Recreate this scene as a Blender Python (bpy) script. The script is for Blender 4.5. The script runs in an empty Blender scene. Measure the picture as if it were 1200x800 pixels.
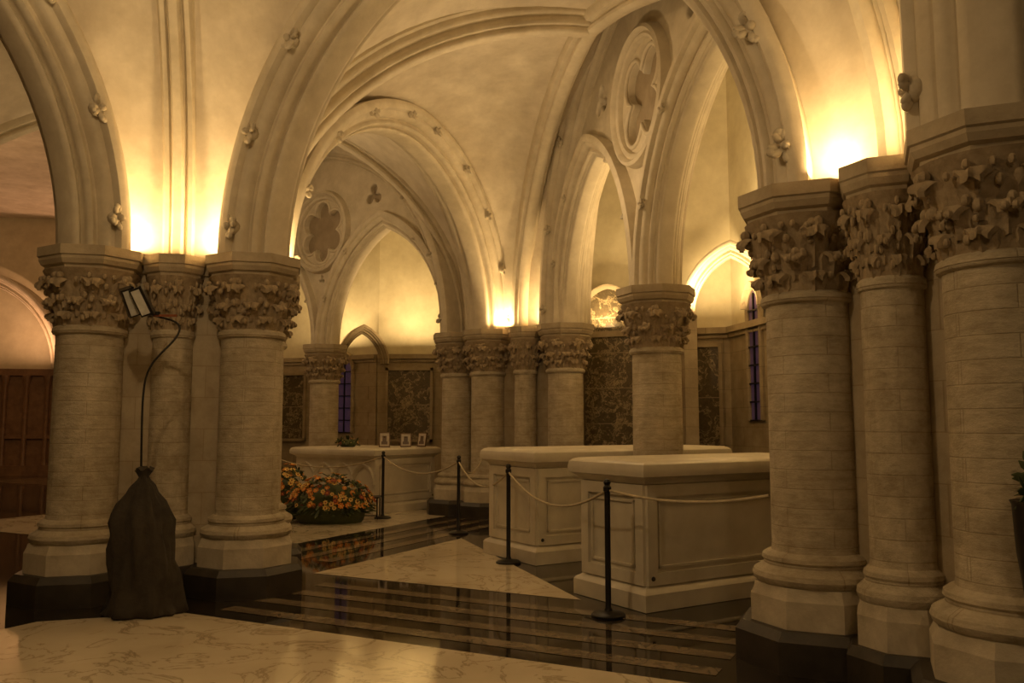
import bpy, bmesh, math, random
from mathutils import Vector, Matrix
from mathutils import noise as mn
random.seed(7)
D2R=math.pi/180
col=bpy.context.scene.collection
# ------------------------------------------------------------------ materials
def new_mat(name):
    m=bpy.data.materials.new(name); m.use_nodes=True
    nt=m.node_tree; b=nt.nodes['Principled BSDF']
    return m,nt,b
def ramp(nt,fac,stops):
    r=nt.nodes.new('ShaderNodeValToRGB'); e=r.color_ramp.elements
    while len(e)<len(stops): e.new(0.5)
    for i,(p,c) in enumerate(stops):
        e[i].position=p; e[i].color=(c[0],c[1],c[2],1)
    nt.links.new(fac,r.inputs[0]); return r.outputs[0]
def noise(nt,vec,scale,detail=6,rough=.6,dist=0):
    n=nt.nodes.new('ShaderNodeTexNoise'); n.inputs['Scale'].default_value=scale
    n.inputs['Detail'].default_value=detail; n.inputs['Roughness'].default_value=rough
    n.inputs['Distortion'].default_value=dist
    nt.links.new(vec,n.inputs['Vector']); return n.outputs['Fac']
def mixc(nt,fac,a,b,mode='MIX'):
    m=nt.nodes.new('ShaderNodeMix'); m.data_type='RGBA'; m.blend_type=mode
    if isinstance(fac,float): m.inputs[0].default_value=fac
    else: nt.links.new(fac,m.inputs[0])
    for k,s in ((6,a),(7,b)):
        if isinstance(s,tuple): m.inputs[k].default_value=(s[0],s[1],s[2],1)
        else: nt.links.new(s,m.inputs[k])
    return m.outputs[2]
def math_n(nt,op,a,b=None):
    m=nt.nodes.new('ShaderNodeMath'); m.operation=op
    for i,s in enumerate((a,b)):
        if s is None: continue
        if isinstance(s,(int,float)): m.inputs[i].default_value=s
        else: nt.links.new(s,m.inputs[i])
    return m.outputs[0]
def stone(name,c1,c2,rough=.75,brick=None,bump=.25,scale=5,bw=.42,bh=.15,mort=.006,mcol=.62,c2b=.84,blotch=.55):
    m,nt,b=new_mat(name)
    tc=nt.nodes.new('ShaderNodeTexCoord').outputs['Object']
    f=noise(nt,tc,scale,8,.65)
    c=ramp(nt,f,[(.3,c1),(.7,c2)])
    f2=noise(nt,tc,1.3,5,.7)
    c=mixc(nt,blotch,c,ramp(nt,f2,[(.35,(.62,.58,.5)),(.65,(1,1,1))]),'MULTIPLY')
    h=noise(nt,tc,38,5,.6)
    if brick:
        sp=nt.nodes.new('ShaderNodeSeparateXYZ'); nt.links.new(tc,sp.inputs[0])
        if brick=='cyl':
            u=math_n(nt,'MULTIPLY',math_n(nt,'ARCTAN2',sp.outputs[1],sp.outputs[0]),.29)
            mp=nt.nodes.new('ShaderNodeMapping'); mp.inputs['Scale'].default_value=(6,6,22); nt.links.new(tc,mp.inputs[0])
            st=noise(nt,mp.outputs[0],1.0,6,.8)
            c=mixc(nt,.7,c,ramp(nt,st,[(.36,(.62,.58,.52)),(.6,(1,1,1))]),'MULTIPLY')
            h=math_n(nt,'ADD',h,math_n(nt,'MULTIPLY',st,1.8))
        else: u=math_n(nt,'ADD',sp.outputs[0],sp.outputs[1])
        cb=nt.nodes.new('ShaderNodeCombineXYZ'); nt.links.new(u,cb.inputs[0]); nt.links.new(sp.outputs[2],cb.inputs[1])
        br=nt.nodes.new('ShaderNodeTexBrick'); nt.links.new(cb.outputs[0],br.inputs['Vector'])
        br.inputs['Scale'].default_value=1; br.inputs['Brick Width'].default_value=bw; br.inputs['Row Height'].default_value=bh
        br.inputs['Mortar Size'].default_value=mort; br.inputs['Mortar Smooth'].default_value=.8
        br.inputs['Color1'].default_value=(1,1,1,1); br.inputs['Color2'].default_value=(c2b,c2b*.98,c2b*.95,1); br.inputs['Mortar'].default_value=(mcol,mcol*.95,mcol*.88,1)
        c=mixc(nt,1.0,c,br.outputs['Color'],'MULTIPLY')
        h=math_n(nt,'SUBTRACT',h,math_n(nt,'MULTIPLY',br.outputs['Fac'],.5))
    nt.links.new(c,b.inputs['Base Color']); b.inputs['Roughness'].default_value=rough
    bp=nt.nodes.new('ShaderNodeBump'); bp.inputs['Strength'].default_value=bump; bp.inputs['Distance'].default_value=.012
    nt.links.new(h,bp.inputs['Height']); nt.links.new(bp.outputs[0],b.inputs['Normal'])
    return m
def plain(name,c,rough=.5,metal=0,emit=None,es=0):
    m,nt,b=new_mat(name)
    tc=nt.nodes.new('ShaderNodeTexCoord').outputs['Object']
    f=noise(nt,tc,14,4)
    cc=ramp(nt,f,[(.3,tuple(x*.8 for x in c)),(.7,tuple(min(1,x*1.12) for x in c))])
    nt.links.new(cc,b.inputs['Base Color']); b.inputs['Roughness'].default_value=rough; b.inputs['Metallic'].default_value=metal
    if emit:
        b.inputs['Emission Color'].default_value=(*emit,1); b.inputs['Emission Strength'].default_value=es
    return m
def marble(name,base,vein,rough,scale,w,dist=1.2,second=None):
    m,nt,b=new_mat(name)
    tc=nt.nodes.new('ShaderNodeTexCoord').outputs['Object']
    f=noise(nt,tc,scale,7,.6,dist)
    a=math_n(nt,'ABSOLUTE',math_n(nt,'SUBTRACT',f,.5))
    v=ramp(nt,a,[(0,vein),(w,base)])
    g=noise(nt,tc,scale*.5,5,.6)
    c=mixc(nt,.6,v,ramp(nt,g,[(.3,second or tuple(x*.75 for x in base)),(.65,(1,1,1))]),'MULTIPLY')
    nt.links.new(c,b.inputs['Base Color']); b.inputs['Roughness'].default_value=rough
    return m
def portoro(name):
    m,nt,b=new_mat(name)
    tc=nt.nodes.new('ShaderNodeTexCoord').outputs['Object']
    nz=nt.nodes.new('ShaderNodeTexNoise'); nz.inputs['Scale'].default_value=5; nz.inputs['Detail'].default_value=6
    nt.links.new(tc,nz.inputs['Vector'])
    v=mixc(nt,.3,tc,nz.outputs['Color'])
    f=noise(nt,v,3.6,8,.68,1.0)
    a=math_n(nt,'ABSOLUTE',math_n(nt,'SUBTRACT',f,.5))
    c=ramp(nt,a,[(0,(.55,.46,.29)),(.012,(.24,.19,.115)),(.045,(.095,.075,.045)),(.2,(.14,.112,.068))])
    f=noise(nt,tc,20,6,.7)
    c=mixc(nt,.6,c,ramp(nt,f,[(.35,(.5,.48,.44)),(.7,(1.4,1.32,1.15))]),'MULTIPLY')
    nt.links.new(c,b.inputs['Base Color']); b.inputs['Roughness'].default_value=.3
    return m
M_shaft=stone('limestone_drums',(.48,.42,.31),(.69,.62,.48),brick='cyl',bw=.6,bh=.125,mort=.005,mcol=.76,c2b=.94,bump=.5)
M_core=stone('limestone_ashlar',(.40,.335,.235),(.54,.465,.34),brick='flat',bw=.5,bh=.3,c2b=.92,mcol=.75)
M_plinth=stone('limestone_plinth',(.48,.42,.32),(.65,.58,.45),bump=.35)
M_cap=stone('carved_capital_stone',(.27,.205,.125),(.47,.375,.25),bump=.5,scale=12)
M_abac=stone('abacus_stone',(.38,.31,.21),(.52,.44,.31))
M_arch=stone('arch_stone',(.60,.53,.40),(.74,.665,.52),bump=.12,blotch=.4)
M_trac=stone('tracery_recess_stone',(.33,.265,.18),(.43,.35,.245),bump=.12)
M_plaster=stone('vault_plaster',(.64,.57,.455),(.79,.715,.58),bump=.1,scale=3)
M_wall=stone('wall_plaster',(.66,.6,.42),(.78,.72,.52),bump=.08,scale=3,blotch=.4)
M_dado=stone('dado_ashlar',(.33,.265,.165),(.46,.38,.25),brick='flat',bw=.6,bh=.3,bump=.3,c2b=.9)
M_black=marble('black_marble',(.03,.024,.017),(.08,.064,.042),.05,3,.012)
M_blackst=stone('black_plinth_stone',(.025,.02,.016),(.055,.045,.034),rough=.45,bump=.1)
M_white=marble('white_veined_marble',(.72,.635,.48),(.42,.35,.24),.09,1.5,.022,1.4,(.66,.6,.5))
M_band=marble('brown_marble_band',(.25,.195,.13),(.13,.1,.065),.08,5,.05)
M_tomb=stone('tomb_marble',(.62,.565,.45),(.74,.685,.56),rough=.4,bump=.06,scale=2.5,blotch=.3)
M_porto=portoro('gold_veined_black_marble')
M_iron=plain('black_iron',(.015,.013,.012),.4,.3)
M_rope=plain('pale_rope',(.5,.42,.28),.8)
M_cloth=stone('dark_cloth',(.03,.024,.017),(.06,.048,.034),rough=.9,scale=9,bump=.5)
M_glass=plain('violet_stained_glass',(.1,.06,.12),.3,0,(.55,.32,.62),.022)
M_glassd=plain('dark_stained_glass',(.03,.02,.05),.3,0,(.2,.14,.3),.02)
M_wood=stone('dark_oak',(.17,.095,.05),(.29,.17,.085),rough=.45)
M_green=plain('leaf_green',(.06,.08,.025),.6)
M_or=plain('orange_petals',(.75,.28,.05),.6)
M_ye=plain('yellow_petals',(.85,.6,.18),.6)
M_re=plain('dark_red_petals',(.3,.07,.04),.6)
M_pink=plain('pink_petals',(.26,.09,.07),.6)
M_paper=plain('photo_paper',(.6,.52,.4),.4)
M_portrait=plain('portrait_tones',(.16,.11,.08),.4)
M_gold=plain('brown_frame',(.14,.08,.035),.35,.3)
M_lampw=plain('lamp_glass',(.6,.6,.56),.2)
M_copper=plain('copper_band',(.35,.12,.06),.35,.6)
# ------------------------------------------------------------------ helpers
def mk(name,verts,faces,mats,parent=None,loc=(0,0,0),rotz=0,mi=None,smooth=True,ang=35,scale=None):
    me=bpy.data.meshes.new(name); me.from_pydata([tuple(v) for v in verts],[],faces)
    if not isinstance(mats,(list,tuple)): mats=[mats]
    for m in mats: me.materials.append(m)
    if mi: 
        for p,i in zip(me.polygons,mi): p.material_index=i
    fix(me,smooth,ang)
    return inst(name,me,parent,loc,rotz,scale)
def fix(me,smooth=True,ang=35):
    bm=bmesh.new(); bm.from_mesh(me); bmesh.ops.recalc_face_normals(bm,faces=bm.faces); bm.to_mesh(me); bm.free()
    if smooth:
        for p in me.polygons: p.use_smooth=True
        me.set_sharp_from_angle(angle=ang*D2R)
def inst(name,me,parent=None,loc=(0,0,0),rotz=0,scale=None):
    o=bpy.data.objects.new(name,me); col.objects.link(o); o.location=loc; o.rotation_euler=(0,0,rotz)
    if scale: o.scale=scale
    if parent: o.parent=parent
    return o
def empty(name,loc=(0,0,0),rotz=0):
    o=bpy.data.objects.new(name,None); col.objects.link(o); o.location=loc; o.rotation_euler=(0,0,rotz); o.empty_display_size=.2; return o
class MB:
    def __init__(s): s.v=[];s.f=[];s.m=[]
    def add(s,vs,fs,mi=0):
        n=len(s.v); s.v+= [tuple(v) for v in vs]; s.f+=[tuple(i+n for i in f) for f in fs]; s.m+=[mi]*len(fs)
    def box(s,c,d,mi=0,mat=None):
        vs=[Vector((c[0]+sx*d[0]/2,c[1]+sy*d[1]/2,c[2]+sz*d[2]/2)) for sx in(-1,1) for sy in(-1,1) for sz in(-1,1)]
        if mat: vs=[mat@v for v in vs]
        s.add(vs,[(0,1,3,2),(4,6,7,5),(0,4,5,1),(2,3,7,6),(0,2,6,4),(1,5,7,3)],mi)
    def lathe(s,prof,seg,mi=0,off=0,c=(0,0,0),capb=False,mat=None):
        vs=[]
        for r,z in prof:
            for k in range(seg):
                a=off+2*math.pi*k/seg; vs.append(Vector((c[0]+r*math.cos(a),c[1]+r*math.sin(a),c[2]+z)))
        fs=[]
        for i in range(len(prof)-1):
            for k in range(seg):
                k2=(k+1)%seg; fs.append((i*seg+k,i*seg+k2,(i+1)*seg+k2,(i+1)*seg+k))
        if mat: vs=[mat@v for v in vs]
        fs.append(tuple((len(prof)-1)*seg+k for k in range(seg)))
        fs.append(tuple(seg-1-k for k in range(seg)))
        s.add(vs,fs,mi)
    def prism(s,poly,z0,z1,mi=0):
        n=len(poly); vs=[(p[0],p[1],z0) for p in poly]+[(p[0],p[1],z1) for p in poly]
        fs=[(i,(i+1)%n,n+(i+1)%n,n+i) for i in range(n)]+[tuple(range(n-1,-1,-1)),tuple(range(n,2*n))]
        s.add(vs,fs,mi)
    def blob(s,c,r,mi=0,sc=(1,1,1),n=6,mat=None):
        vs=[];fs=[];m=2*n-4 if n>4 else 6
        for i in range(1,n):
            t=math.pi*i/n
            for k in range(m):
                a=2*math.pi*k/m; vs.append(Vector((r*sc[0]*math.sin(t)*math.cos(a),r*sc[1]*math.sin(t)*math.sin(a),r*sc[2]*math.cos(t))))
        for i in range(n-2):
            for k in range(m):
                fs.append((i*m+k,(i+1)*m+k,(i+1)*m+(k+1)%m,i*m+(k+1)%m))
        vs.append(Vector((0,0,r*sc[2]))); vs.append(Vector((0,0,-r*sc[2])))
        for k in range(m):
            fs.append((len(vs)-2,k,(k+1)%m)); fs.append((len(vs)-1,(n-2)*m+(k+1)%m,(n-2)*m+k))
        if mat: vs=[mat@v for v in vs]
        s.add([v+Vector(c) for v in vs],fs,mi)
    def obj(s,name,mats,**k): return mk(name,s.v,s.f,mats,mi=s.m,**k)
V2=lambda x,y: Vector((x,y))
# ------------------------------------------------------------------ layout
O=V2(-2.07,3.52); U=V2(.892,-.452); N_=V2(.452,.892)
def G(a,b): return O+U*a+N_*b
A1=V2(-3.90,7.85); A3=V2(-2.51,8.20); A2=V2(-3.24,8.12)
B1=V2(2.05,5.85); B3=V2(2.61,4.50); B2=V2(2.33,5.18)
bkA=V2(-.244,.97); bkB=V2(.935,.353)
A4=A3+bkA*1.0; A5=A1+bkA*1.0
B4=B1+bkB*1.0; B5=B3+bkB*1.0; BS=V2(2.56,6.28)
H1=G(-3.6,-2.95); H3=G(-2.55,-3.92); HB=(G(-3.6,-2.95)+G(-2.55,-3.92))/2
D1=G(3.6,-2.95); D3=G(2.55,-3.92); DB=(D1+D3)/2
CA=V2(.86,13.70); CT=V2(.19,14.05); C2=V2(-.41,14.60); C3=V2(-.95,15.10)
E=V2(1.70,10.0); D=V2(-3.80,17.3); F=V2(-6.65,19.5); GG=V2(-9.6,12.5)
ZS=3.13
# ------------------------------------------------------------------ column meshes
def capital_mesh():
    mb=MB()
    bell=lambda z: .285+.02*z/.5+.10*(max(0,z)/.5)**2.2
    mb.lathe([(bell(z),2.41+z) for z in (0,.1,.2,.3,.4,.48,.52)],24)
    def leaf(a,z0,h,w,curl,lob):
        ns,nt_=12,8; vs=[];fs=[]
        for i in range(ns+1):
            s=i/ns
            if s<.6: z=z0+h*s/.6; out=.012+.03*s
            else:
                q=(s-.6)/.4*math.pi*1.15
                z=z0+h+curl*.5*math.sin(q)-.012*q; out=.035+curl*(1-math.cos(q))*.5
            r=bell(min((z if s<.6 else z0+h)-2.41,.5))+out
            ww=w*(.62+.38*math.sin(math.pi*min(1,s*1.02)))*(.84+.16*abs(math.cos(lob*math.pi*s)))
            if s>.85: ww*=.8
            for j in range(nt_+1):
                t=j/nt_*2-1
                rr=r-.028*abs(t)**1.5+.012*math.cos(t*math.pi*3)
                an=a+t*ww/max(r,.2)
                zz=z-.02*abs(t)+.008*math.sin(5*t+7*s)
                vs.append((rr*math.cos(an),rr*math.sin(an),zz))
        W=nt_+1
        for i in range(ns):
            for j in range(nt_): fs.append((i*W+j,i*W+j+1,(i+1)*W+j+1,(i+1)*W+j))
        mb.add(vs,fs)
        return r,z
    for k in range(8): leaf(k*math.pi/4,2.42,.13,.115,.04,4)
    for k in range(8):
        a=(k+.5)*math.pi/4; r,z=leaf(a,2.50,.17,.12,.05,4)
        for j in range(2): mb.blob((r*math.cos(a+.06*(j*2-1)),r*math.sin(a+.06*(j*2-1)),z+.01),.024,n=5)
    for k in range(8):
        a=k*math.pi/4; r,z=leaf(a,2.58,.25,.13,.06,5)
        for j in range(5):
            an=a+random.uniform(-.13,.13); rr=.40+random.uniform(-.02,.025)
            mb.blob((rr*math.cos(an),rr*math.sin(an),2.83+random.uniform(-.035,.035)),random.uniform(.025,.04),n=5)
    for k in range(110):
        a=random.uniform(0,2*math.pi); z=random.uniform(.06,.46)
        r=bell(z)+random.uniform(.015,.045)
        mb.blob((r*math.cos(a),r*math.sin(a),2.41+z),random.uniform(.016,.034),sc=(1,1,1.3),n=5)
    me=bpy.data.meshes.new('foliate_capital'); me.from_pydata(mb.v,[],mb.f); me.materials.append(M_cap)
    for p in me.polygons: p.use_smooth=True
    me.set_sharp_from_angle(angle=50*D2R)
    return me
def lm(name,prof,seg,mat,off=0,ang=35):
    mb=MB(); mb.lathe(prof,seg,off=off)
    me=bpy.data.meshes.new(name); me.from_pydata(mb.v,[],mb.f); me.materials.append(mat); fix(me,True,ang); return me
CAPM=capital_mesh()
SHAFT=lm('shaft',[(.385,.50),(.41,.52),(.42,.55),(.41,.58),(.37,.605),(.345,.62),(.34,.64),(.355,.655),(.35,.68),(.32,.70),(.295,.71),(.289,.74),(.284,2.35),(.31,2.36),(.32,2.38),(.315,2.41),(.29,2.43)],40,M_shaft)
OFF=math.pi/8
PLW=lm('octagonal_plinth',[(.45,.24),(.45,.43),(.43,.47),(.42,.505)],8,M_plinth,OFF,20)
PLB=lm('black_plinth',[(.56,0),(.56,.2),(.51,.255)],8,M_blackst,OFF,20)
ABA=lm('abacus',[(.36,2.88),(.39,2.91),(.405,2.93),(.405,2.955),(.435,2.97),(.455,3.01),(.455,3.035),(.47,3.045),(.47,3.13)],8,M_abac,OFF,20)
def column(parent,p,rot=0,s=1.0,idx=1,black=True):
    L=(p.x,p.y,0); sc=(s,s,1)
    inst('shaft_%d'%idx,SHAFT,parent,L,rot+idx*.7,sc); inst('plinth_%d'%idx,PLW,parent,L,rot,sc)
    if black: inst('black_plinth_%d'%idx,PLB,parent,L,rot,sc)
    else: inst('black_plinth_%d'%idx,PLB,parent,L,rot,(.8*s,.8*s,1))
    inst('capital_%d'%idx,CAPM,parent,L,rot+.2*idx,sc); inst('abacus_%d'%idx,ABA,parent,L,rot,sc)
def offset_poly(poly,d):
    c=sum(poly,V2(0,0))/len(poly); return [c+(p-c)*(1+d/(p-c).length) for p in poly]
def pier(name,bigs,thins,core,rot,thin_s=.64):
    e=empty(name); i=1
    for p in bigs: column(e,p,rot,1,i); i+=1
    for p in thins: column(e,p,rot,thin_s,i); i+=1
    mb=MB(); mb.prism(core,.24,2.9,0); mb.prism(offset_poly(core,.06),.24,.5,0)
    mb.prism(offset_poly(core,.10),0,.25,1); mb.prism(offset_poly(core,.03),2.86,2.97,2); mb.prism(offset_poly(core,.08),2.97,3.13,2)
    mb.obj('pier_core',[M_core,M_blackst,M_abac],parent=e,ang=20)
    return e
rotA=math.atan2((A3-A1).y,(A3-A1).x); rotB=math.atan2((B3-B1).y,(B3-B1).x)
def core_of(p,q,bk,dep=1.0): return [p+bk*.1,q+bk*.1,q+bk*dep,p+bk*dep]
pier('compound_pier',[A1,A3,A4,A5],[A2],core_of(A1,A3,bkA),rotA)
pier('compound_pier',[B1,B3,B4,B5],[B2,BS],core_of(B1,B3,bkB),rotB)
bkH=V2(-.935,-.353)
pier('compound_pier',[H1,H3],[HB+bkH*.1],core_of(H1,H3,bkH),rotB)
rotC=math.atan2((C2-CA).y,(C2-CA).x); bkC=V2(.62,.78)
pier('compound_pier',[CA,C2,C3],[CT+bkC*.05],[CA+V2(.05,.15),C2+V2(.02,.1),C3+V2(.1,.1),C3+V2(.6,.7),CA+V2(.2,.7)],rotC)
e=empty('arcade_column'); column(e,E,rotB,1.0,1,False)
e=empty('arcade_column'); column(e,D,rotC,1.0,1)
pier('compound_pier',[F,GG],[],[F+V2(-.1,-.1),F+V2(.1,.3),F+V2(-.4,.6),F+V2(-.5,.1)],rotC)
# ------------------------------------------------------------------ arches
def mirror(h): return [(-d,r) for d,r in reversed(h) if d>1e-6]+h
HB_=[(0,0),(.09,0),(.125,.015),(.14,.045),(.13,.075),(.12,.09),(.15,.10),(.18,.085),(.22,.09),(.245,.12),(.24,.155),(.22,.18),(.22,.21),(.27,.215),(.31,.235),(.33,.27),(.335,.32),(.37,.325),(.40,.345),(.41,.40),(.41,.44),(.38,.5)]
PB0=mirror(HB_)
def sprof(pf,sd,sr): return [(d*sd,r*sr) for d,r in pf]
PB=sprof(PB0,1.05,.76)
PM=sprof(PB0,.75,.62); PS=mirror([(0,0),(.035,0),(.06,.02),(.065,.045),(.05,.07),(.06,.085),(.10,.09),(.12,.12),(.12,.22)])
PT=mirror([(0,0),(.03,.0),(.05,.02),(.06,.06),(.09,.09),(.1,.14)])
P3=mirror([(0,-.03),(.035,-.025),(.055,.01),(.055,.05),(.035,.09),(.06,.11),(.085,.07),(.125,.07),(.15,.11),(.145,.155),(.12,.18),(.15,.20),(.165,.23),(.165,.40)])
class Arch:
    def __init__(s,p0,p1,inset=.3,R=3.0,z0=ZS,stilt=0,vs=1.0):
        s.p0=p0;s.p1=p1;s.L=(p1-p0).length;s.e=(p1-p0)/s.L;s.N=V2(s.e.y,-s.e.x);s.inset=inset;s.R=R;s.z0=z0;s.half=s.L/2-inset;s.st=stilt;s.vs=vs
    def loc(s,t,r):
        k=t*2 if t<=.5 else (1-t)*2
        tm=math.acos(max(-1,min(1,(s.R-s.half)/(s.R+r)))); th=tm*k
        x=s.inset+s.R-(s.R+r)*math.cos(th); z=s.z0+s.st+(s.R*s.vs+r)*math.sin(th)
        if t>.5: x=s.L-x
        return x,z
    def pt(s,t,r=0,d=0):
        x,z=s.loc(t,r); q=s.p0+s.e*x+s.N*d; return Vector((q.x,q.y,z))
    def build(s,name,prof,mat,n=22,parent=None):
        m=len(prof); vs=[];
        st=[i/(2*n) for i in range(2*n+1)]
        for t in st: vs+=[s.pt(t,r,d) for d,r in prof]
        rows=len(vs)//m; fs=[]
        for i in range(rows-1):
            for j in range(m):
                j2=(j+1)%m; fs.append((i*m+j,i*m+j2,(i+1)*m+j2,(i+1)*m+j))
        fs.append(tuple(range(m))); fs.append(tuple(range((rows-1)*m,rows*m)))
        return mk(name,vs,fs,mat,parent=parent,ang=40)
def rosette_mesh():
    mb=MB()
    for k in range(4):
        a=k*math.pi/2+.4
        for s in(-1,1):
            mt=Matrix.Rotation(a+s*.3,4,'Z')@Matrix.Translation((.062,0,.012))@Matrix.Rotation(-.35,4,'Y')
            mb.blob((0,0,0),.042,sc=(1.1,.62,.5),mat=mt,n=6)
        mt=Matrix.Rotation(a,4,'Z')@Matrix.Translation((.092,0,.02))
        mb.blob((0,0,0),.026,sc=(1,1.2,.7),mat=mt,n=6)
    mb.blob((0,0,.035),.03,n=6); mb.lathe([(.05,-.06),(.07,-.01),(.03,.02)],10)
    me=bpy.data.meshes.new('rosette'); me.from_pydata(mb.v,[],mb.f); me.materials.append(M_plinth)
    for p in me.polygons: p.use_smooth=True
    return me
ROS=rosette_mesh()
def rosettes(arch,obj,r,d,ts,size=1.15):
    for i,t in enumerate(ts):
        p=arch.pt(t,r,d)
        o=inst('rosette_%d'%(i+1),ROS,obj,p,0,(size,)*3)
        nrm=Vector((arch.N.x,arch.N.y,0))*(1 if d>0 else -1)
        rad=(arch.pt(t,r+.1,d)-p).normalized()
        z=(nrm+rad*.25).normalized(); o.rotation_euler=z.to_track_quat('Z','Y').to_euler()
TS=[.02,.125,.24,.35,.46,.54,.65,.76,.875,.98]
RA=(.25,.385)
TB=[.03,.135,.245,.355,.45,.55,.645,.755,.865,.97]
aAB=Arch(A3,B1,.3,2.8); oAB=aAB.build('pointed_arch',PB,M_arch); rosettes(aAB,oAB,*RA,TB)
aBD=Arch(B3,D1,.3,2.8); oBD=aBD.build('pointed_arch',PB,M_arch); rosettes(aBD,oBD,*RA,TB[:4])
aDH=Arch(D3,H3,.3,2.8); aDH.build('pointed_arch',PB,M_arch)
aHA=Arch(H1,A1,.3,2.8); oHA=aHA.build('pointed_arch',PB,M_arch); rosettes(aHA,oHA,*RA,TB)
aAC=Arch(A4,C2,.3,2.8,vs=.88); oAC=aAC.build('pointed_arch',PB,M_arch); rosettes(aAC,oAC,*RA,TS,.95)
aS1=Arch(CA,BS,.3,3.8); aS2=Arch(F,C3,.3,3.8)
aFG=Arch(GG,F,.3,4.2); aFG.build('pointed_arch',PB,M_arch)
aGA=Arch(A5,GG,.3,3.6); aGA.build('pointed_arch',PB,M_arch)
def screen(arch,mid,nf=4,cz=5.5):
    par=arch.build('traceried_screen_arch',PB,M_arch)
    rosettes(arch,par,*RA,TS,.95)
    m1=Arch(arch.p0,mid,.3,2.3); m2=Arch(mid,arch.p1,.3,2.3)
    m1.build('sub_arch_1',PM,M_arch,parent=par); m2.build('sub_arch_2',PM,M_arch,parent=par)
    for m in(m1,m2): rosettes(m,par,.22,.27,[.15,.32,.68,.85],.7)
    cu=bpy.data.curves.new('tracery_plate','CURVE'); cu.dimensions='2D'; cu.fill_mode='BOTH'; cu.extrude=.11; cu.bevel_depth=.03; cu.bevel_resolution=2
    def spl(pts):
        sp=cu.splines.new('POLY'); sp.points.add(len(pts)-1)
        for q,p in zip(sp.points,pts): q.co=(p[0],p[1],0,1)
        sp.use_cyclic_u=True
    n=48; Lm=m1.L
    outer=[arch.loc(i/n,.12) for i in range(n+1)]
    outer+=[(Lm+m2.loc(1-i/n,.06)[0],m2.loc(1-i/n,.06)[1]) for i in range(n+1)]
    outer+=[m1.loc(1-i/n,.06) for i in range(n+1)]
    spl(outer)
    cx=Lm
    def foil(cx,cz,nf,d,r,rot=0):
        pts=[]; w=math.pi/nf
        for k in range(nf):
            for j in range(14):
                ph=-w+2*w*j/14; s=r*r-(d*math.sin(ph))**2
                rho=d*math.cos(ph)+math.sqrt(max(0,s)); a=rot+k*2*w+ph
                pts.append((cx+rho*math.cos(a),cz+rho*math.sin(a)))
        return pts
    fp=(.37,.275) if nf==4 else (.42,.225)
    spl(foil(cx,cz,nf,fp[0],fp[1],math.pi/4 if nf==4 else math.pi/6))
    small=[(cx-1.5,5.98,.13,.12),(cx+1.5,5.98,.13,.12),(cx,cz-.98,.06,.06)]
    for a,b,d,r in small: spl(foil(a,b,3,d,r,math.pi/2))
    o=bpy.data.objects.new('tracery_plate',cu); col.objects.link(o)
    cu.materials.append(M_arch); e=arch.e;N=arch.N
    mt=Matrix(((e.x,0,N.x,arch.p0.x),(e.y,0,N.y,arch.p0.y),(0,1,0,0),(0,0,0,1)))
    o.matrix_world=mt; o.parent=par
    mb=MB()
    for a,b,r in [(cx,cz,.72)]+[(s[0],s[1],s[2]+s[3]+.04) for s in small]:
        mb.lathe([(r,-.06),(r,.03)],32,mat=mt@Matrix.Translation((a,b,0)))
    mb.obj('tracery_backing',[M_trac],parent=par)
    def ring(nm,cx,cz,Rr,pr,mat=M_arch):
        vs=[];fs=[];ns=48;m=len(pr)
        for i in range(ns):
            a=2*math.pi*i/ns
            for d,r in pr:
                x=cx+(Rr+r)*math.cos(a); z=cz+(Rr+r)*math.sin(a); q=arch.p0+e*x+N*d; vs.append(Vector((q.x,q.y,z)))
        for i in range(ns):
            i2=(i+1)%ns
            for j in range(m): j2=(j+1)%m; fs.append((i*m+j,i*m+j2,i2*m+j2,i2*m+j))
        mk(nm,vs,fs,mat,parent=par,ang=40)
    P1=mirror([(0,0),(.15,0),(.20,.015),(.22,.05),(.20,.08),(.24,.09),(.27,.12),(.25,.16),(.12,.2)])
    ring('oculus_moulding',cx,cz,.67,P1)
    pts=foil(cx,cz,nf,fp[0],fp[1],math.pi/4 if nf==4 else math.pi/6)
    for sd in(-1,1):
        c2=bpy.data.curves.new('foil_edging','CURVE'); c2.dimensions='3D'; c2.bevel_depth=.03; c2.bevel_resolution=3
        sp=c2.splines.new('POLY'); sp.points.add(len(pts)-1); sp.use_cyclic_u=True
        for q,p in zip(sp.points,pts): w_=mt@Vector((p[0],p[1],.14*sd)); q.co=(*w_,1)
        c2.materials.append(M_arch); oo=bpy.data.objects.new('foil_edging',c2); col.objects.link(oo); oo.parent=par
    return par
screen(aS1,E,4,5.48); screen(aS2,D,6,5.45)
# ------------------------------------------------------------------ ribs and vault cells
def rib_path(p,K,n=22,z0=ZS):
    out=[]
    for i in range(n+1):
        th=math.pi/2*i/n; f=1-math.cos(th)
        out.append(Vector((p.x+(K[0]-p.x)*f,p.y+(K[1]-p.y)*f,z0+(K[2]-z0)*math.sin(th))))
    return out
def sweep(name,path,prof,mat,parent=None):
    a=path[0];b=path[-1]; h=Vector((b.x-a.x,b.y-a.y,0)).normalized(); side=Vector((h.y,-h.x,0))
    m=len(prof);vs=[];fs=[]
    for i,p in enumerate(path):
        T=(path[min(i+1,len(path)-1)]-path[max(i-1,0)]).normalized()
        up=side.cross(T).normalized()
        if up.z<-.01: up=-up
        if i==0: up=-h
        vs+=[p+side*d+up*r for d,r in prof]
    for i in range(len(path)-1):
        for j in range(m): j2=(j+1)%m; fs.append((i*m+j,i*m+j2,(i+1)*m+j2,(i+1)*m+j))
    fs.append(tuple(range(m)));fs.append(tuple(range((len(path)-1)*m,len(path)*m)))
    return mk(name,vs,fs,mat,parent=parent,ang=40)
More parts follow.
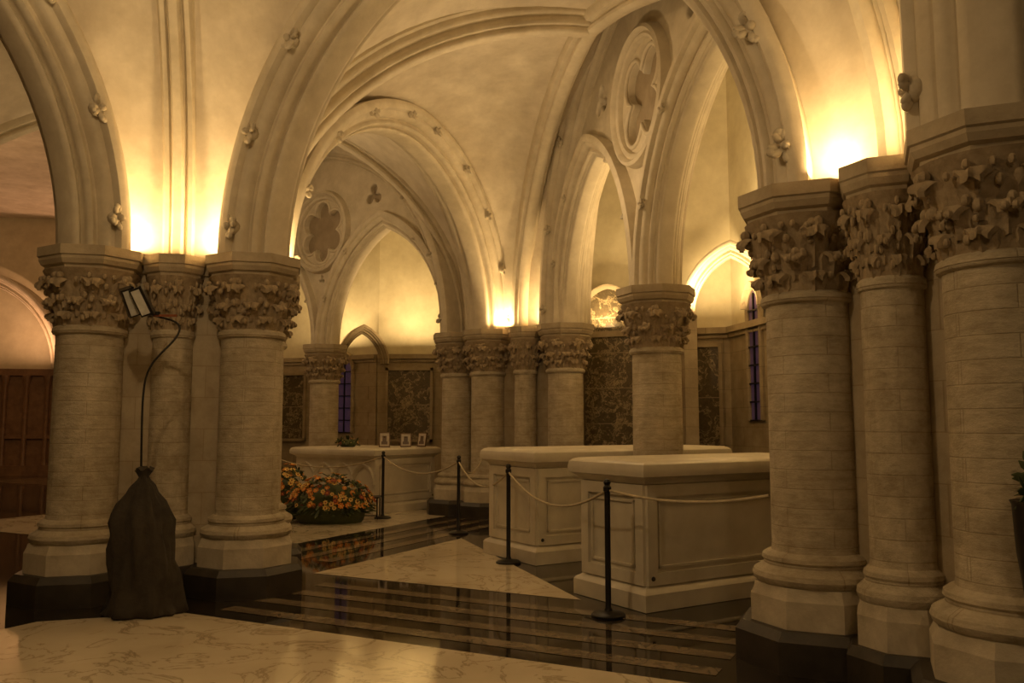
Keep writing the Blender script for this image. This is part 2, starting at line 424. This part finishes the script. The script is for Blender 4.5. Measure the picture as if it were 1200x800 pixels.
def cell(name,alpha,beta,parent,q=6,bulge=.12):
    vs=[];fs=[];n=len(alpha)
    for a,b in zip(alpha,beta):
        for j in range(q+1):
            s=j/q; p=a.lerp(b,s); p.z+=bulge*math.sin(math.pi*s)*min(1,(a-b).length/2); vs.append(p)
    W=q+1
    for i in range(n-1):
        for j in range(q): fs.append((i*W+j,i*W+j+1,(i+1)*W+j+1,(i+1)*W+j))
    return mk(name,vs,fs,M_plaster,parent=parent,ang=70)
def arch_line(a,r=.26,n=22): return [a.pt(i/(2*n),r,0) for i in range(2*n+1)]
def beta(p,K,q,lift=.12):
    # surface springs slightly behind the rib so that the rib stands proud of it
    def up(P):
        h=Vector((P[-1].x-P[0].x,P[-1].y-P[0].y,0)).normalized(); n=len(P)-1
        return [v-h*(lift*.75*(1-i/n))+Vector((0,0,lift*min(1,i/5))) for i,v in enumerate(P)]
    x=up(rib_path(p,K)); y=up(rib_path(q,K)); return x+list(reversed(y))[1:]
def vault(name,K,sides,ribs,boss=True,lift=.12):
    e=empty(name)
    for i,(a,p,q) in enumerate(sides): cell('cell_%d'%(i+1),arch_line(a),beta(p,K,q,lift),e)
    for i,(p,pf) in enumerate(ribs): sweep('rib_%d'%(i+1),rib_path(p,K),pf,M_arch,e)
    if boss:
        mb=MB(); mb.lathe([(.05,-.14),(.15,-.12),(.2,-.05),(.2,.1)],16,c=(K[0],K[1],K[2])); mb.obj('boss',M_arch,parent=e)
KO=(O.x,O.y,6.9)
PR2=sprof(PS,1.35,1.3); PR4=sprof(PB0,.62,.82)
vault('vault_central',KO,[(aAB,A2,B2),(aBD,B2,DB),(aDH,DB,HB),(aHA,HB,A2)],[(q,P3) for q in(A2,B2,DB,HB)],True,.24)
KT=(.95,9.9,6.2)
vault('vault_chapel',KT,[(aAB,A4,BS),(aAC,A4,CT),(aS1,CT,BS)],[(A4+V2(.15,-.15),PR4),(CT,PR2),(BS,PR2)],False,.22)
KU=(-5.0,14.3,6.9)
vault('vault_side',KU,[(aAC,A5,C3),(aS2,F,C3),(aFG,GG,F),(aGA,A5,GG)],[(q,PR2) for q in(A5,C3,F,GG)])
# ------------------------------------------------------------------ floor
mb=MB()
def poly(pts,z,mi): mb.add([(p[0],p[1],z) for p in pts],[tuple(range(len(pts)))],mi)
poly([(-24,-9),(13,-9),(13,30),(-24,30)],0,0)
zi=.003
w=3.0;c=2.25
poly([G(*p) for p in [(-c,w),(c,w),(w,c),(w,-c),(c,-w),(-c,-w),(-w,-c),(-w,c)]],zi,1)
R4=[(1,0),(0,1),(-1,0),(0,-1)]
def rect(a0,a1,b0,b1,mi,rots=1):
    for k in range(rots):
        cs,sn=R4[k]
        pts=[(a0,b0),(a1,b0),(a1,b1),(a0,b1)]
        poly([G(a*cs-b*sn,a*sn+b*cs) for a,b in pts],zi,mi)
for b0 in (3.22,3.62,4.02,4.42): rect(-2.05,2.1,b0,b0+.17,2,4)
poly([G(-2.5,4.95),G(.5,4.95),G(-2.5,8.0)],zi,1)
for i in range(3): rect(-2.98-.42*i,-2.8-.42*i,5.6,10.6,2)
rect(-10.4,-4.15,5.6,11.0,1)
rect(-16,-5,-2.4,2.4,1)
rect(-20,-5,12,14,2)
mb.obj('floor',[M_black,M_white,M_band],smooth=False)
mb=MB(); mb.add([(-24,-9,7.9),(13,-9,7.9),(13,30,7.9),(-24,30,7.9)],[(0,3,2,1)]); mb.obj('ceiling',M_plaster,smooth=False)
# ------------------------------------------------------------------ walls
def wall(name,p,q,cam=V2(0,6),dado=True,cornice=True,z1=7.9,mat=None):
    p=V2(*p);q=V2(*q); e=(q-p).normalized(); n=V2(e.y,-e.x)
    if n.dot(cam-(p+q)/2)<0: n=-n
    mb=MB()
    mb.prism([p,q,q-n*.3,p-n*.3],0,z1,0)
    if dado:
        mb.prism([p,q,q+n*.06,p+n*.06],0,2.95,1)
        mb.prism([p,q,q+n*.12,p+n*.12],0,.35,1)
    if cornice:
        mb.prism([p,q,q+n*.10,p+n*.10],2.95,3.02,1); mb.prism([p,q,q+n*.15,p+n*.15],3.02,3.12,1)
    o=mb.obj(name,[mat or M_wall,M_dado],smooth=False); return p,e,n,o
def panel(w,x0,x1,z0,z1,arched=False,off=.065,split=True):
    p,e,n,o=w; mb=MB()
    def P(x,z,d): q=p+e*x+n*(off+d); return (q.x,q.y,z)
    def slab(a0,a1,b0,b1,d0,d1,mi):
        vs=[P(a,b,d) for d in(d0,d1) for a,b in((a0,b0),(a1,b0),(a1,b1),(a0,b1))]
        mb.add(vs,[(0,1,2,3),(4,5,6,7),(0,1,5,4),(1,2,6,5),(2,3,7,6),(3,0,4,7)],mi)
    if not arched:
        slab(x0,x1,z0,z1,0,.03,0)
        f=.06
        for a in ((x0-f,x1+f,z0-f,z0),(x0-f,x1+f,z1,z1+f),(x0-f,x0,z0-f,z1+f),(x1,x1+f,z0-f,z1+f)): slab(*a,0,.08,1)
        if split: slab(x0,x1,(z0+z1)/2-.008,(z0+z1)/2+.008,0,.035,1)
    else:
        half=(x1-x0)/2; R=half*1.15; zs=z1-math.sqrt(R*R-(R-half)**2)
        pts=[(x0,z0),(x1,z0)]
        n_=12; tm=math.acos((R-half)/R)
        arc=[(x0+R-R*math.cos(tm*i/n_),zs+R*math.sin(tm*i/n_)) for i in range(n_+1)]
        arcr=[(x0+x1-a,b) for a,b in arc]
        pts+=arcr+list(reversed(arc))[1:]
        k=len(pts); vs=[P(a,b,0) for a,b in pts]+[P(a,b,.04) for a,b in pts]
        mb.add(vs,[tuple(range(k)),tuple(range(k,2*k))]+[(i,(i+1)%k,k+(i+1)%k,k+i) for i in range(k)],0)
        z=z0+.45
        while z<zs+.2: slab(x0,x1,z-.007,z+.007,0,.045,1); z+=.6
        A=Arch(p+e*x0+n*(off+.03),p+e*x1+n*(off+.03),0,R,zs); A.build('panel_hood',sprof(PT,.6,.6),M_dado,10,parent=o)
    mb.obj('marble_panel',[M_porto,M_dado],smooth=False,parent=o)
def lancet(w,x0,x1,z0,z1,mat,off=.07):
    p,e,n,o=w; half=(x1-x0)/2; R=half*1.7; n_=10; tm=math.acos((R-half)/R); zs=z1-R*math.sin(tm)
    arc=[(x0+R-R*math.cos(tm*i/n_),zs+R*math.sin(tm*i/n_)) for i in range(n_+1)]
    pts=[(x0,z0),(x1,z0)]+[(x0+x1-a,b) for a,b in arc]+list(reversed(arc))[1:]
    mb=MB(); vs=[]
    for a,b in pts: q=p+e*a+n*off; vs.append((q.x,q.y,b))
    mb.add(vs,[tuple(range(len(pts)))],0)
    mid=(x0+x1)/2
    def bar(a0,a1,b0,b1):
        vs=[]
        for d in(off,off+.03):
            for a,b in((a0,b0),(a1,b0),(a1,b1),(a0,b1)): q=p+e*a+n*d; vs.append((q.x,q.y,b))
        mb.add(vs,[(0,1,2,3),(4,5,6,7),(0,1,5,4),(1,2,6,5),(2,3,7,6),(3,0,4,7)],1)
    z=z0
    while z<zs: bar(x0,x1,z-.012,z+.012); z+=.28
    bar(mid-.012,mid+.012,z0,z1-.05)
    g=mb.obj('glazing',[mat,M_iron],smooth=False)
    A=Arch(p+e*x0+n*(off),p+e*x1+n*(off),0,R,zs); fr=A.build('window_frame',sprof(PT,.9,.9),M_dado,10)
    root=empty('window_%d'%lancet.k); lancet.k+=1
    mb=MB()
    for xx in(x0-.05,x1+.05):
        q=p+e*xx+n*off; mb.lathe([(.05,z0),(.05,zs)],10,c=(q.x,q.y,0))
    j=mb.obj('jambs',M_dado)
    for q in(g,fr,j): q.parent=root
lancet.k=1
w1=wall('wall_chapel_east',(.9,14.9),(2.25,14.35)); panel(w1,.42,1.25,.5,3.85,True)
w2=wall('wall_chapel_north',(2.25,14.35),(3.62,13.95)); panel(w2,.62,1.2,1.15,2.8)
w3=wall('wall_chapel_northeast',(3.62,13.95),(4.75,7.2)); lancet(w3,.8,1.15,1.6,3.6,M_glass)
wall('wall_chapel_southeast',(4.75,7.2),(5.2,2.5))
wall('wall_ambulatory_link',(.95,14.95),(.5,17.2),cam=V2(-3,16))
wall('wall_ambulatory_corner',(.5,17.2),(-.75,18.45),cam=V2(-3,16))
w4=wall('wall_ambulatory_east',(-.75,18.45),(-1.55,19.4),cam=V2(-3,15)); lancet(w4,.55,.9,1.4,3.0,M_glassd)
w5=wall('wall_ambulatory_north',(-1.55,19.4),(-3.05,19.4)); panel(w5,.3,1.25,1.2,2.75)
w6=wall('wall_ambulatory_northwest',(-3.05,19.4),(-4.6,20.4)); lancet(w6,.75,1.15,1.35,3.1,M_glass)
w7=wall('wall_ambulatory_west',(-4.6,20.4),(-8.2,21.4)); panel(w7,.35,1.25,1.2,2.7)
wall('wall_ambulatory_end',(-8.2,21.4),(-8.4,27),cam=V2(-15,24))
aW=Arch(V2(2.84,13.45),V2(4.06,13.1),.06,1.0,3.25); aW.build('window_bay_arch',sprof(PB0,.6,.45),M_arch,12)
mb=MB(); 
for q in(V2(2.79,13.5),V2(4.12,13.12)): mb.prism([q+V2(-.1,-.25),q+V2(.1,-.25),q+V2(.1,.35),q+V2(-.1,.35)],0,3.25,0)
mb.obj('window_bay_piers',[M_dado],smooth=False)
aW2=Arch(V2(-3.75,19.0),V2(-3.0,19.3),.0,.75,2.9); aW2.build('window_bay_arch',sprof(PM,.6,.6),M_dado,12)
wf=wall('wall_far',(-8.4,27),(-22,25),cam=V2(-12,10),dado=False,cornice=False)
mb=MB(); p,e,n,o=wf
mb.prism([p+n*0,p+e*13.5,p+e*13.5+n*.15,p+n*.15],0,3.1,0); mb.prism([p,p+e*13.5,p+e*13.5+n*.3,p+n*.3],3.0,3.2,0); mb.prism([p,p+e*13.5,p+e*13.5+n*.3,p+n*.3],0,.3,0)
mb.prism([p,p+e*13.5,p+e*13.5+n*.26,p+n*.26],1.1,1.2,0)
for i in range(22):
    q=p+e*(.4+i*.6)+n*.22; mb.lathe([(.1,.3),(.07,.45),(.07,2.7),(.13,2.95),(.13,3.0)],10,c=(q.x,q.y,0))
mb.obj('oak_panelling',[M_wood],parent=o)
wall('wall_west',(-22,25),(-22,-8),cam=V2(0,5)); wall('wall_south',(-22,-8),(12,-8),cam=V2(0,5)); wall('wall_east',(12,-8),(12,12),cam=V2(0,5)); wall('wall_east_return',(12,12),(4.9,7.6),cam=V2(8,2))
for q0,q1 in(((-13.5,25.6),(-17.5,25.0)),((-9.2,26.2),(-13.3,25.6))):
    a=Arch(V2(*q0),V2(*q1),.3,2.6,3.2); a.build('pointed_arch',PB,M_arch,14)
# ------------------------------------------------------------------ tombs
def tomb(name,corner,Ld,length,width,h=1.18,arcade=False):
    Ld=V2(*Ld).normalized(); ang=math.atan2(Ld.y,Ld.x)
    root=empty(name,(corner[0],corner[1],0.004),ang)
    mb=MB()
    k=h/1.18
    prof=[(-.07,0),(-.07,.13),(-.055,.15),(-.02,.17),(0,.19),(0,.98),(-.02,.99),(-.03,1.01),(-.06,1.03),(-.085,1.045),(-.1,1.05),(-.105,1.08),(-.105,1.11),(-.095,1.145),(-.07,1.165),(-.03,1.178),(.12,1.185)]
    vs=[]
    for i_,z in prof: vs+=[(i_,i_,z*k),(length-i_,i_,z*k),(length-i_,width-i_,z*k),(i_,width-i_,z*k)]
    fs=[]
    for i in range(len(prof)-1):
        for j in range(4): j2=(j+1)%4; fs.append((i*4+j,i*4+j2,(i+1)*4+j2,(i+1)*4+j))
    m=len(prof)-1; fs.append((m*4,m*4+1,m*4+2,m*4+3)); fs.append((3,2,1,0)); mb.add(vs,fs)
    def frame(ax,c0,c1,pos,sgn):
        z0,z1=.19*k,.98*k; f=.10; dth=.03
        def bx(a0,a1,b0,b1,d):
            c=((a0+a1)/2,(b0+b1)/2)
            if ax=='x': mb.box((c[0],pos+sgn*d/2,c[1]),(a1-a0,d,b1-b0))
            else: mb.box((pos+sgn*d/2,c[0],c[1]),(d,a1-a0,b1-b0))
        bx(c0,c1,z0,z0+f,dth);bx(c0,c1,z1-f,z1,dth);bx(c0,c0+f,z0+f,z1-f,dth);bx(c1-f,c1,z0+f,z1-f,dth)
        g=f+.035
        for a in((c0+g,c1-g,z0+g,z0+g+.02),(c0+g,c1-g,z1-g-.02,z1-g),(c0+g,c0+g+.02,z0+g,z1-g),(c1-g-.02,c1-g,z0+g,z1-g)): bx(*a,.018)
    frame('x',0,length,0,-1);frame('x',0,length,width,1)
    if not arcade: frame('y',0,width,0,-1)
    frame('y',0,width,length,1)
    for x in(.05,length-.05): mb.blob((x,-.03,.245*k),.02,1)
    mb.obj('chest',[M_tomb,M_iron],parent=root,ang=30)
    if arcade:
        n=4; s=width/n
        for i in range(n):
            a=Arch(V2(0,s*i),V2(0,s*(i+1)),.03,s*.62,.5); a.build('arcade_arch_%d'%(i+1),sprof(PT,.45,.45),M_tomb,10,parent=root)
        mb=MB()
        for i in range(n+1): mb.lathe([(.035,.19),(.035,.22),(.022,.25),(.022,.46),(.04,.5)],10,c=(0,s*i,0))
        mb.obj('colonnettes',[M_tomb],parent=root)
    return root
tomb('marble_tomb',(1.12,7.27),(.848,.53),2.3,.86,1.24)
tomb('marble_tomb',(.28,9.62),(.848,.53),2.85,1.0,1.26)
tomb('marble_tomb',(-2.38,14.85),(.59,.81),1.55,2.0,1.12,True)
# ------------------------------------------------------------------ barrier
def post(p,h=1.09):
    mb=MB(); mb.lathe([(.14,0),(.14,.015),(.12,.03),(.035,.045),(.024,.07),(.024,h-.1),(.034,h-.09),(.034,h-.06),(.022,h-.045),(.032,h-.02),(.022,h),(.004,h+.008)],16)
    mb.obj('barrier_post',[M_iron],loc=(p[0],p[1],.003))
    return Vector((p[0],p[1],h-.08))
def rope(a,b,sag):
    cu=bpy.data.curves.new('barrier_rope','CURVE'); cu.dimensions='3D'; cu.bevel_depth=.011; cu.bevel_resolution=3
    sp=cu.splines.new('POLY'); n=24; sp.points.add(n)
    for i in range(n+1):
        t=i/n; p=a.lerp(b,t); p.z-=sag*4*t*(1-t); sp.points[i].co=(*p,1)
    cu.materials.append(M_rope); o=bpy.data.objects.new('barrier_rope',cu); col.objects.link(o)
p1=post((.78,7.08));p2=post((-.04,9.72));p3=post((-.76,12.3));p4=post((-2.13,14.25))
rope(p1,Vector((1.8,6.05,1.05)),.07); rope(p1,p2,.24)
rope(p2,p3,.25); rope(p3,p4,.22); rope(p3,Vector((-.5,14.3,.98)),.2); rope(p4,Vector((-4.3,15.2,1.0)),.2)
# ------------------------------------------------------------------ flowers
def flowers(name,c,rx,ry,rz,n,mats,z0=.1,fr=.045,parent=None):
    mb=MB(); k=len(mats)
    for i in range(n):
        a=random.uniform(0,2*math.pi); q=math.sqrt(random.random()); th=q*math.pi/2
        x=rx*math.sin(th)*math.cos(a);y=ry*math.sin(th)*math.sin(a);z=rz*math.cos(th)
        j_=random.uniform(.9,1.12); P=Vector((x*j_,y*j_,z*j_+z0)); nrm=Vector((x/rx**2,y/ry**2,z/rz**2+.3)).normalized()
        rot=nrm.to_track_quat('Z','Y').to_matrix().to_4x4()
        mi=random.choices(range(k),[3,3,1.3,3][:k])[0]
        if mi==k-1:
            for j in range(3):
                mt=rot@Matrix.Rotation(random.uniform(0,6.28),4,'Z')@Matrix.Translation((.05,0,0))@Matrix.Rotation(-.5,4,'Y')
                mb.blob(P,.06,mi,sc=(1,.35,.12),n=5,mat=mt)
        else:
            r=fr*random.uniform(.7,1.2)
            for j in range(7):
                mt=rot@Matrix.Rotation(j*2*math.pi/7,4,'Z')@Matrix.Translation((r*.55,0,.01))@Matrix.Rotation(-.4,4,'Y')
                mb.blob(P,r*.55,mi,sc=(1,.55,.3),n=4,mat=mt)
            mb.blob(P+nrm*.012,r*.3,(mi+1)%(k-1),n=4)
    mb.blob((0,0,z0*.6),1,k-1,sc=(rx*.9,ry*.9,rz*.85),n=8)
    for i in range(n//3):
        a=random.uniform(0,2*math.pi); P=Vector((rx*math.cos(a)*random.uniform(.85,1.1),ry*math.sin(a)*random.uniform(.85,1.1),random.uniform(-.06,.1)+z0*.6))
        mt=Matrix.Rotation(a,4,'Z')@Matrix.Rotation(random.uniform(-.2,.7),4,'Y')
        mb.blob(P,min(.1,rx*.3),k-1,sc=(1,.3,.12),n=5,mat=mt)
    return mb.obj(name,mats,loc=c,parent=parent)
FM=[M_or,M_ye,M_re,M_green]
flowers('flower_wreath',(-2.88,13.7,.14),.64,.42,.48,280,FM)
flowers('flower_wreath',(-3.72,14.35,.15),.36,.35,.56,130,FM)
mb=MB()
for x in(-.22,.22):
    for y in(-.15,.15): mb.box((x,y,.17),(.02,.02,.34))
mb.box((0,0,.34),(.5,.36,.02)); mb.box((0,-.15,.05),(.44,.015,.015))
mb.obj('wreath_stand',[M_iron],loc=(-2.43,14.32,.003),smooth=False)
# ------------------------------------------------------------------ framed photos
def frame(p,rot,w,h):
    mb=MB(); T=Matrix.Rotation(-.18,4,'X'); b=.02
    mb.box((0,0,h/2),(w,.015,h),0,T); mb.box((0,-.01,h/2),(w-2*b,.006,h-2*b),1,T); mb.box((0,-.014,h*.5),(w*.36,.004,h*.5),2,T); mb.box((0,-.015,h*.28),(w*.55,.004,h*.2),2,T)
    mb.box((0,.06,h*.35),(.03,.01,h*.72),0,Matrix.Rotation(.25,4,'X'))
    mb.obj('framed_photo',[M_gold,M_paper,M_portrait],loc=p,rotz=rot,smooth=False)
frame((-2.28,15.35,1.131),.1,.2,.27); frame((-1.93,15.6,1.131),.1,.2,.25); frame((-1.66,15.75,1.131),-.55,.2,.26)
flowers('flower_posy',(-3.0,15.7,1.17),.17,.12,.1,22,[M_green,M_ye,M_re,M_green],0.02,.03)
# ------------------------------------------------------------------ covered floodlight stand
root=empty('floodlight_stand',(-3.06,7.16,0))
seg=72; prof=[(.29,0),(.32,.02),(.29,.08),(.268,.18),(.272,.30),(.258,.42),(.262,.54),(.24,.64),(.235,.74),(.205,.82),(.18,.90),(.125,.97),(.10,1.03),(.055,1.075),(.035,1.11),(.06,1.15),(.075,1.17),(.04,1.185)]
vs=[];fs=[]
for i,(r,z) in enumerate(prof):
    for k in range(seg):
        a=2*math.pi*k/seg
        nz=mn.noise(Vector((math.cos(a)*2.2,math.sin(a)*2.2,z*3.2)))*.24+mn.noise(Vector((math.cos(a)*6,math.sin(a)*6,z*4+5)))*.10
        fold=1+.05*math.sin(9*a+z*3)+.035*math.sin(15*a-z*5)+nz*(1 if z<1.0 else .3)
        vs.append((r*fold*math.cos(a)+.03*(1-z)+.02*math.sin(z*6),r*.74*fold*math.sin(a),max(0,z+.012*math.sin(5*a) if i>1 else z)))
for i in range(len(prof)-1):
    for k in range(seg): k2=(k+1)%seg; fs.append((i*seg+k,i*seg+k2,(i+1)*seg+k2,(i+1)*seg+k))
fs.append(tuple((len(prof)-1)*seg+k for k in range(seg))); fs.append(tuple(range(seg)))
mk('cloth_cover',vs,fs,M_cloth,parent=root,loc=(0,0,.004),ang=70)
cu=bpy.data.curves.new('cable','CURVE'); cu.dimensions='3D'; cu.bevel_depth=.009
sp=cu.splines.new('NURBS'); pts=[(-.02,0,1.1),(-.03,0,1.5),(-.05,.02,1.86),(.0,.04,2.06),(.14,.1,2.22),(.2,.18,2.34),(.17,.22,2.44),(.0,.2,2.47)]
sp.points.add(len(pts)-1)
for q,p in zip(sp.points,pts): q.co=(*p,1)
sp.order_u=4; sp.use_endpoint_u=True; cu.materials.append(M_iron); o=bpy.data.objects.new('pole',cu); col.objects.link(o); o.parent=root
mb=MB()
for dx,dy,rz in((-.22,.10,.5),(-.11,.07,.15)):
    T=Matrix.Translation((dx,dy,2.59))@Matrix.Rotation(rz,4,'Z')@Matrix.Rotation(-.4,4,'Y')@Matrix.Rotation(.35,4,'X')
    mb.box((0,0,0),(.095,.09,.25),0,T); mb.box((0,-.05,0),(.07,.012,.22),1,T); mb.box((.055,0,0),(.01,.12,.27),0,T)
mb.box((.06,.17,2.48),(.2,.02,.02),2); mb.box((-.08,.3,2.5),(.025,.28,.025),0); mb.box((-.05,.17,2.5),(.12,.03,.03),0)
mb.obj('lamp_heads',[M_iron,M_lampw,M_copper],parent=root,smooth=False)
# ------------------------------------------------------------------ flower vase on the right pier
root=empty('wall_vase',(2.48,4.05,0))
mb=MB(); mb.lathe([(.05,.72),(.09,.74),(.115,.95),(.125,1.17),(.135,1.19),(.12,1.185)],20); mb.box((.04,.1,1.05),(.03,.2,.04)); mb.obj('vase',[M_iron],parent=root)
flowers('bouquet',(0,0,1.16),.085,.085,.18,18,[M_pink,M_re,M_pink,M_green],.03,.03,parent=root)
# ------------------------------------------------------------------ lights
CW=(1,.66,.29)
def uplight(x,y,e,size=.22,z=3.18,c=CW,tilt=(0,0)):
    l=bpy.data.lights.new('uplight','AREA'); l.energy=e; l.size=size; l.color=c; l.shape='DISK'
    o=bpy.data.objects.new('uplight',l); col.objects.link(o); o.location=(x,y,z); o.rotation_euler=(math.pi+tilt[0],tilt[1],0)
def fill_light(x,y,z,e,r=.12,c=(1,.68,.345)):  # bare point added as unseen ambient fill; no hanging fixture stands for it
    l=bpy.data.lights.new('ambient_fill','POINT'); l.energy=e; l.shadow_soft_size=r; l.color=c
    o=bpy.data.objects.new('ambient_fill',l); col.objects.link(o); o.location=(x,y,z)
mA=V2(.244,-.97); mB=V2(-.935,-.353)
for q in((A1+A2)/2+mA*.12,(A2+A3)/2+mA*.12): uplight(q.x,q.y,21,.14)
for q in((B1+B2)/2+mB*.14,(B2+B3)/2+mB*.14): uplight(q.x,q.y,12,.14)
for q in(V2(.52,13.75),V2(-.15,14.2)): uplight(q.x,q.y,18,.14)
uplight(1.5,14.25,24,.2); uplight(-1.3,15.5,16,.16)
q=(A3+A4)/2+V2(.4,.1); uplight(q.x,q.y,15,.16)
uplight(2.25,6.6,14,.16); uplight(-3.75,9.2,14)
uplight(3.0,12.9,58,.5,3.3); uplight(3.9,10.8,62,.5,3.3); uplight(4.2,8.3,40,.5,3.3)
uplight(-2.2,18.4,64,.5,3.3); uplight(-4.2,19.2,40,.5,3.3); uplight(-14.2,24.6,60,.3,3.3,(1,.5,.25)); uplight(-11.5,25,45,.5,3.3,(1,.5,.25))
fill_light(O.x,O.y,5.0,140); fill_light(.1,9.9,4.5,46); fill_light(-5,14,5.2,78); fill_light(-12,18,4.5,180,.12,(1,.55,.25))
fill_light(1.2,-.8,3.9,62,.2); fill_light(3.2,11.2,4.8,34)
w=bpy.data.worlds.new('w'); bpy.context.scene.world=w; w.use_nodes=True
w.node_tree.nodes['Background'].inputs[0].default_value=(.03,.018,.008,1); w.node_tree.nodes['Background'].inputs[1].default_value=.5
# ------------------------------------------------------------------ camera
cam=bpy.data.cameras.new('camera'); cam.lens=30; cam.sensor_width=36; cam.clip_start=.05
co=bpy.data.objects.new('camera',cam); col.objects.link(co); co.location=(0,0,1.55); co.rotation_euler=((90+5.5)*D2R,0,0)
bpy.context.scene.camera=co
bpy.context.scene.view_settings.view_transform='Standard'
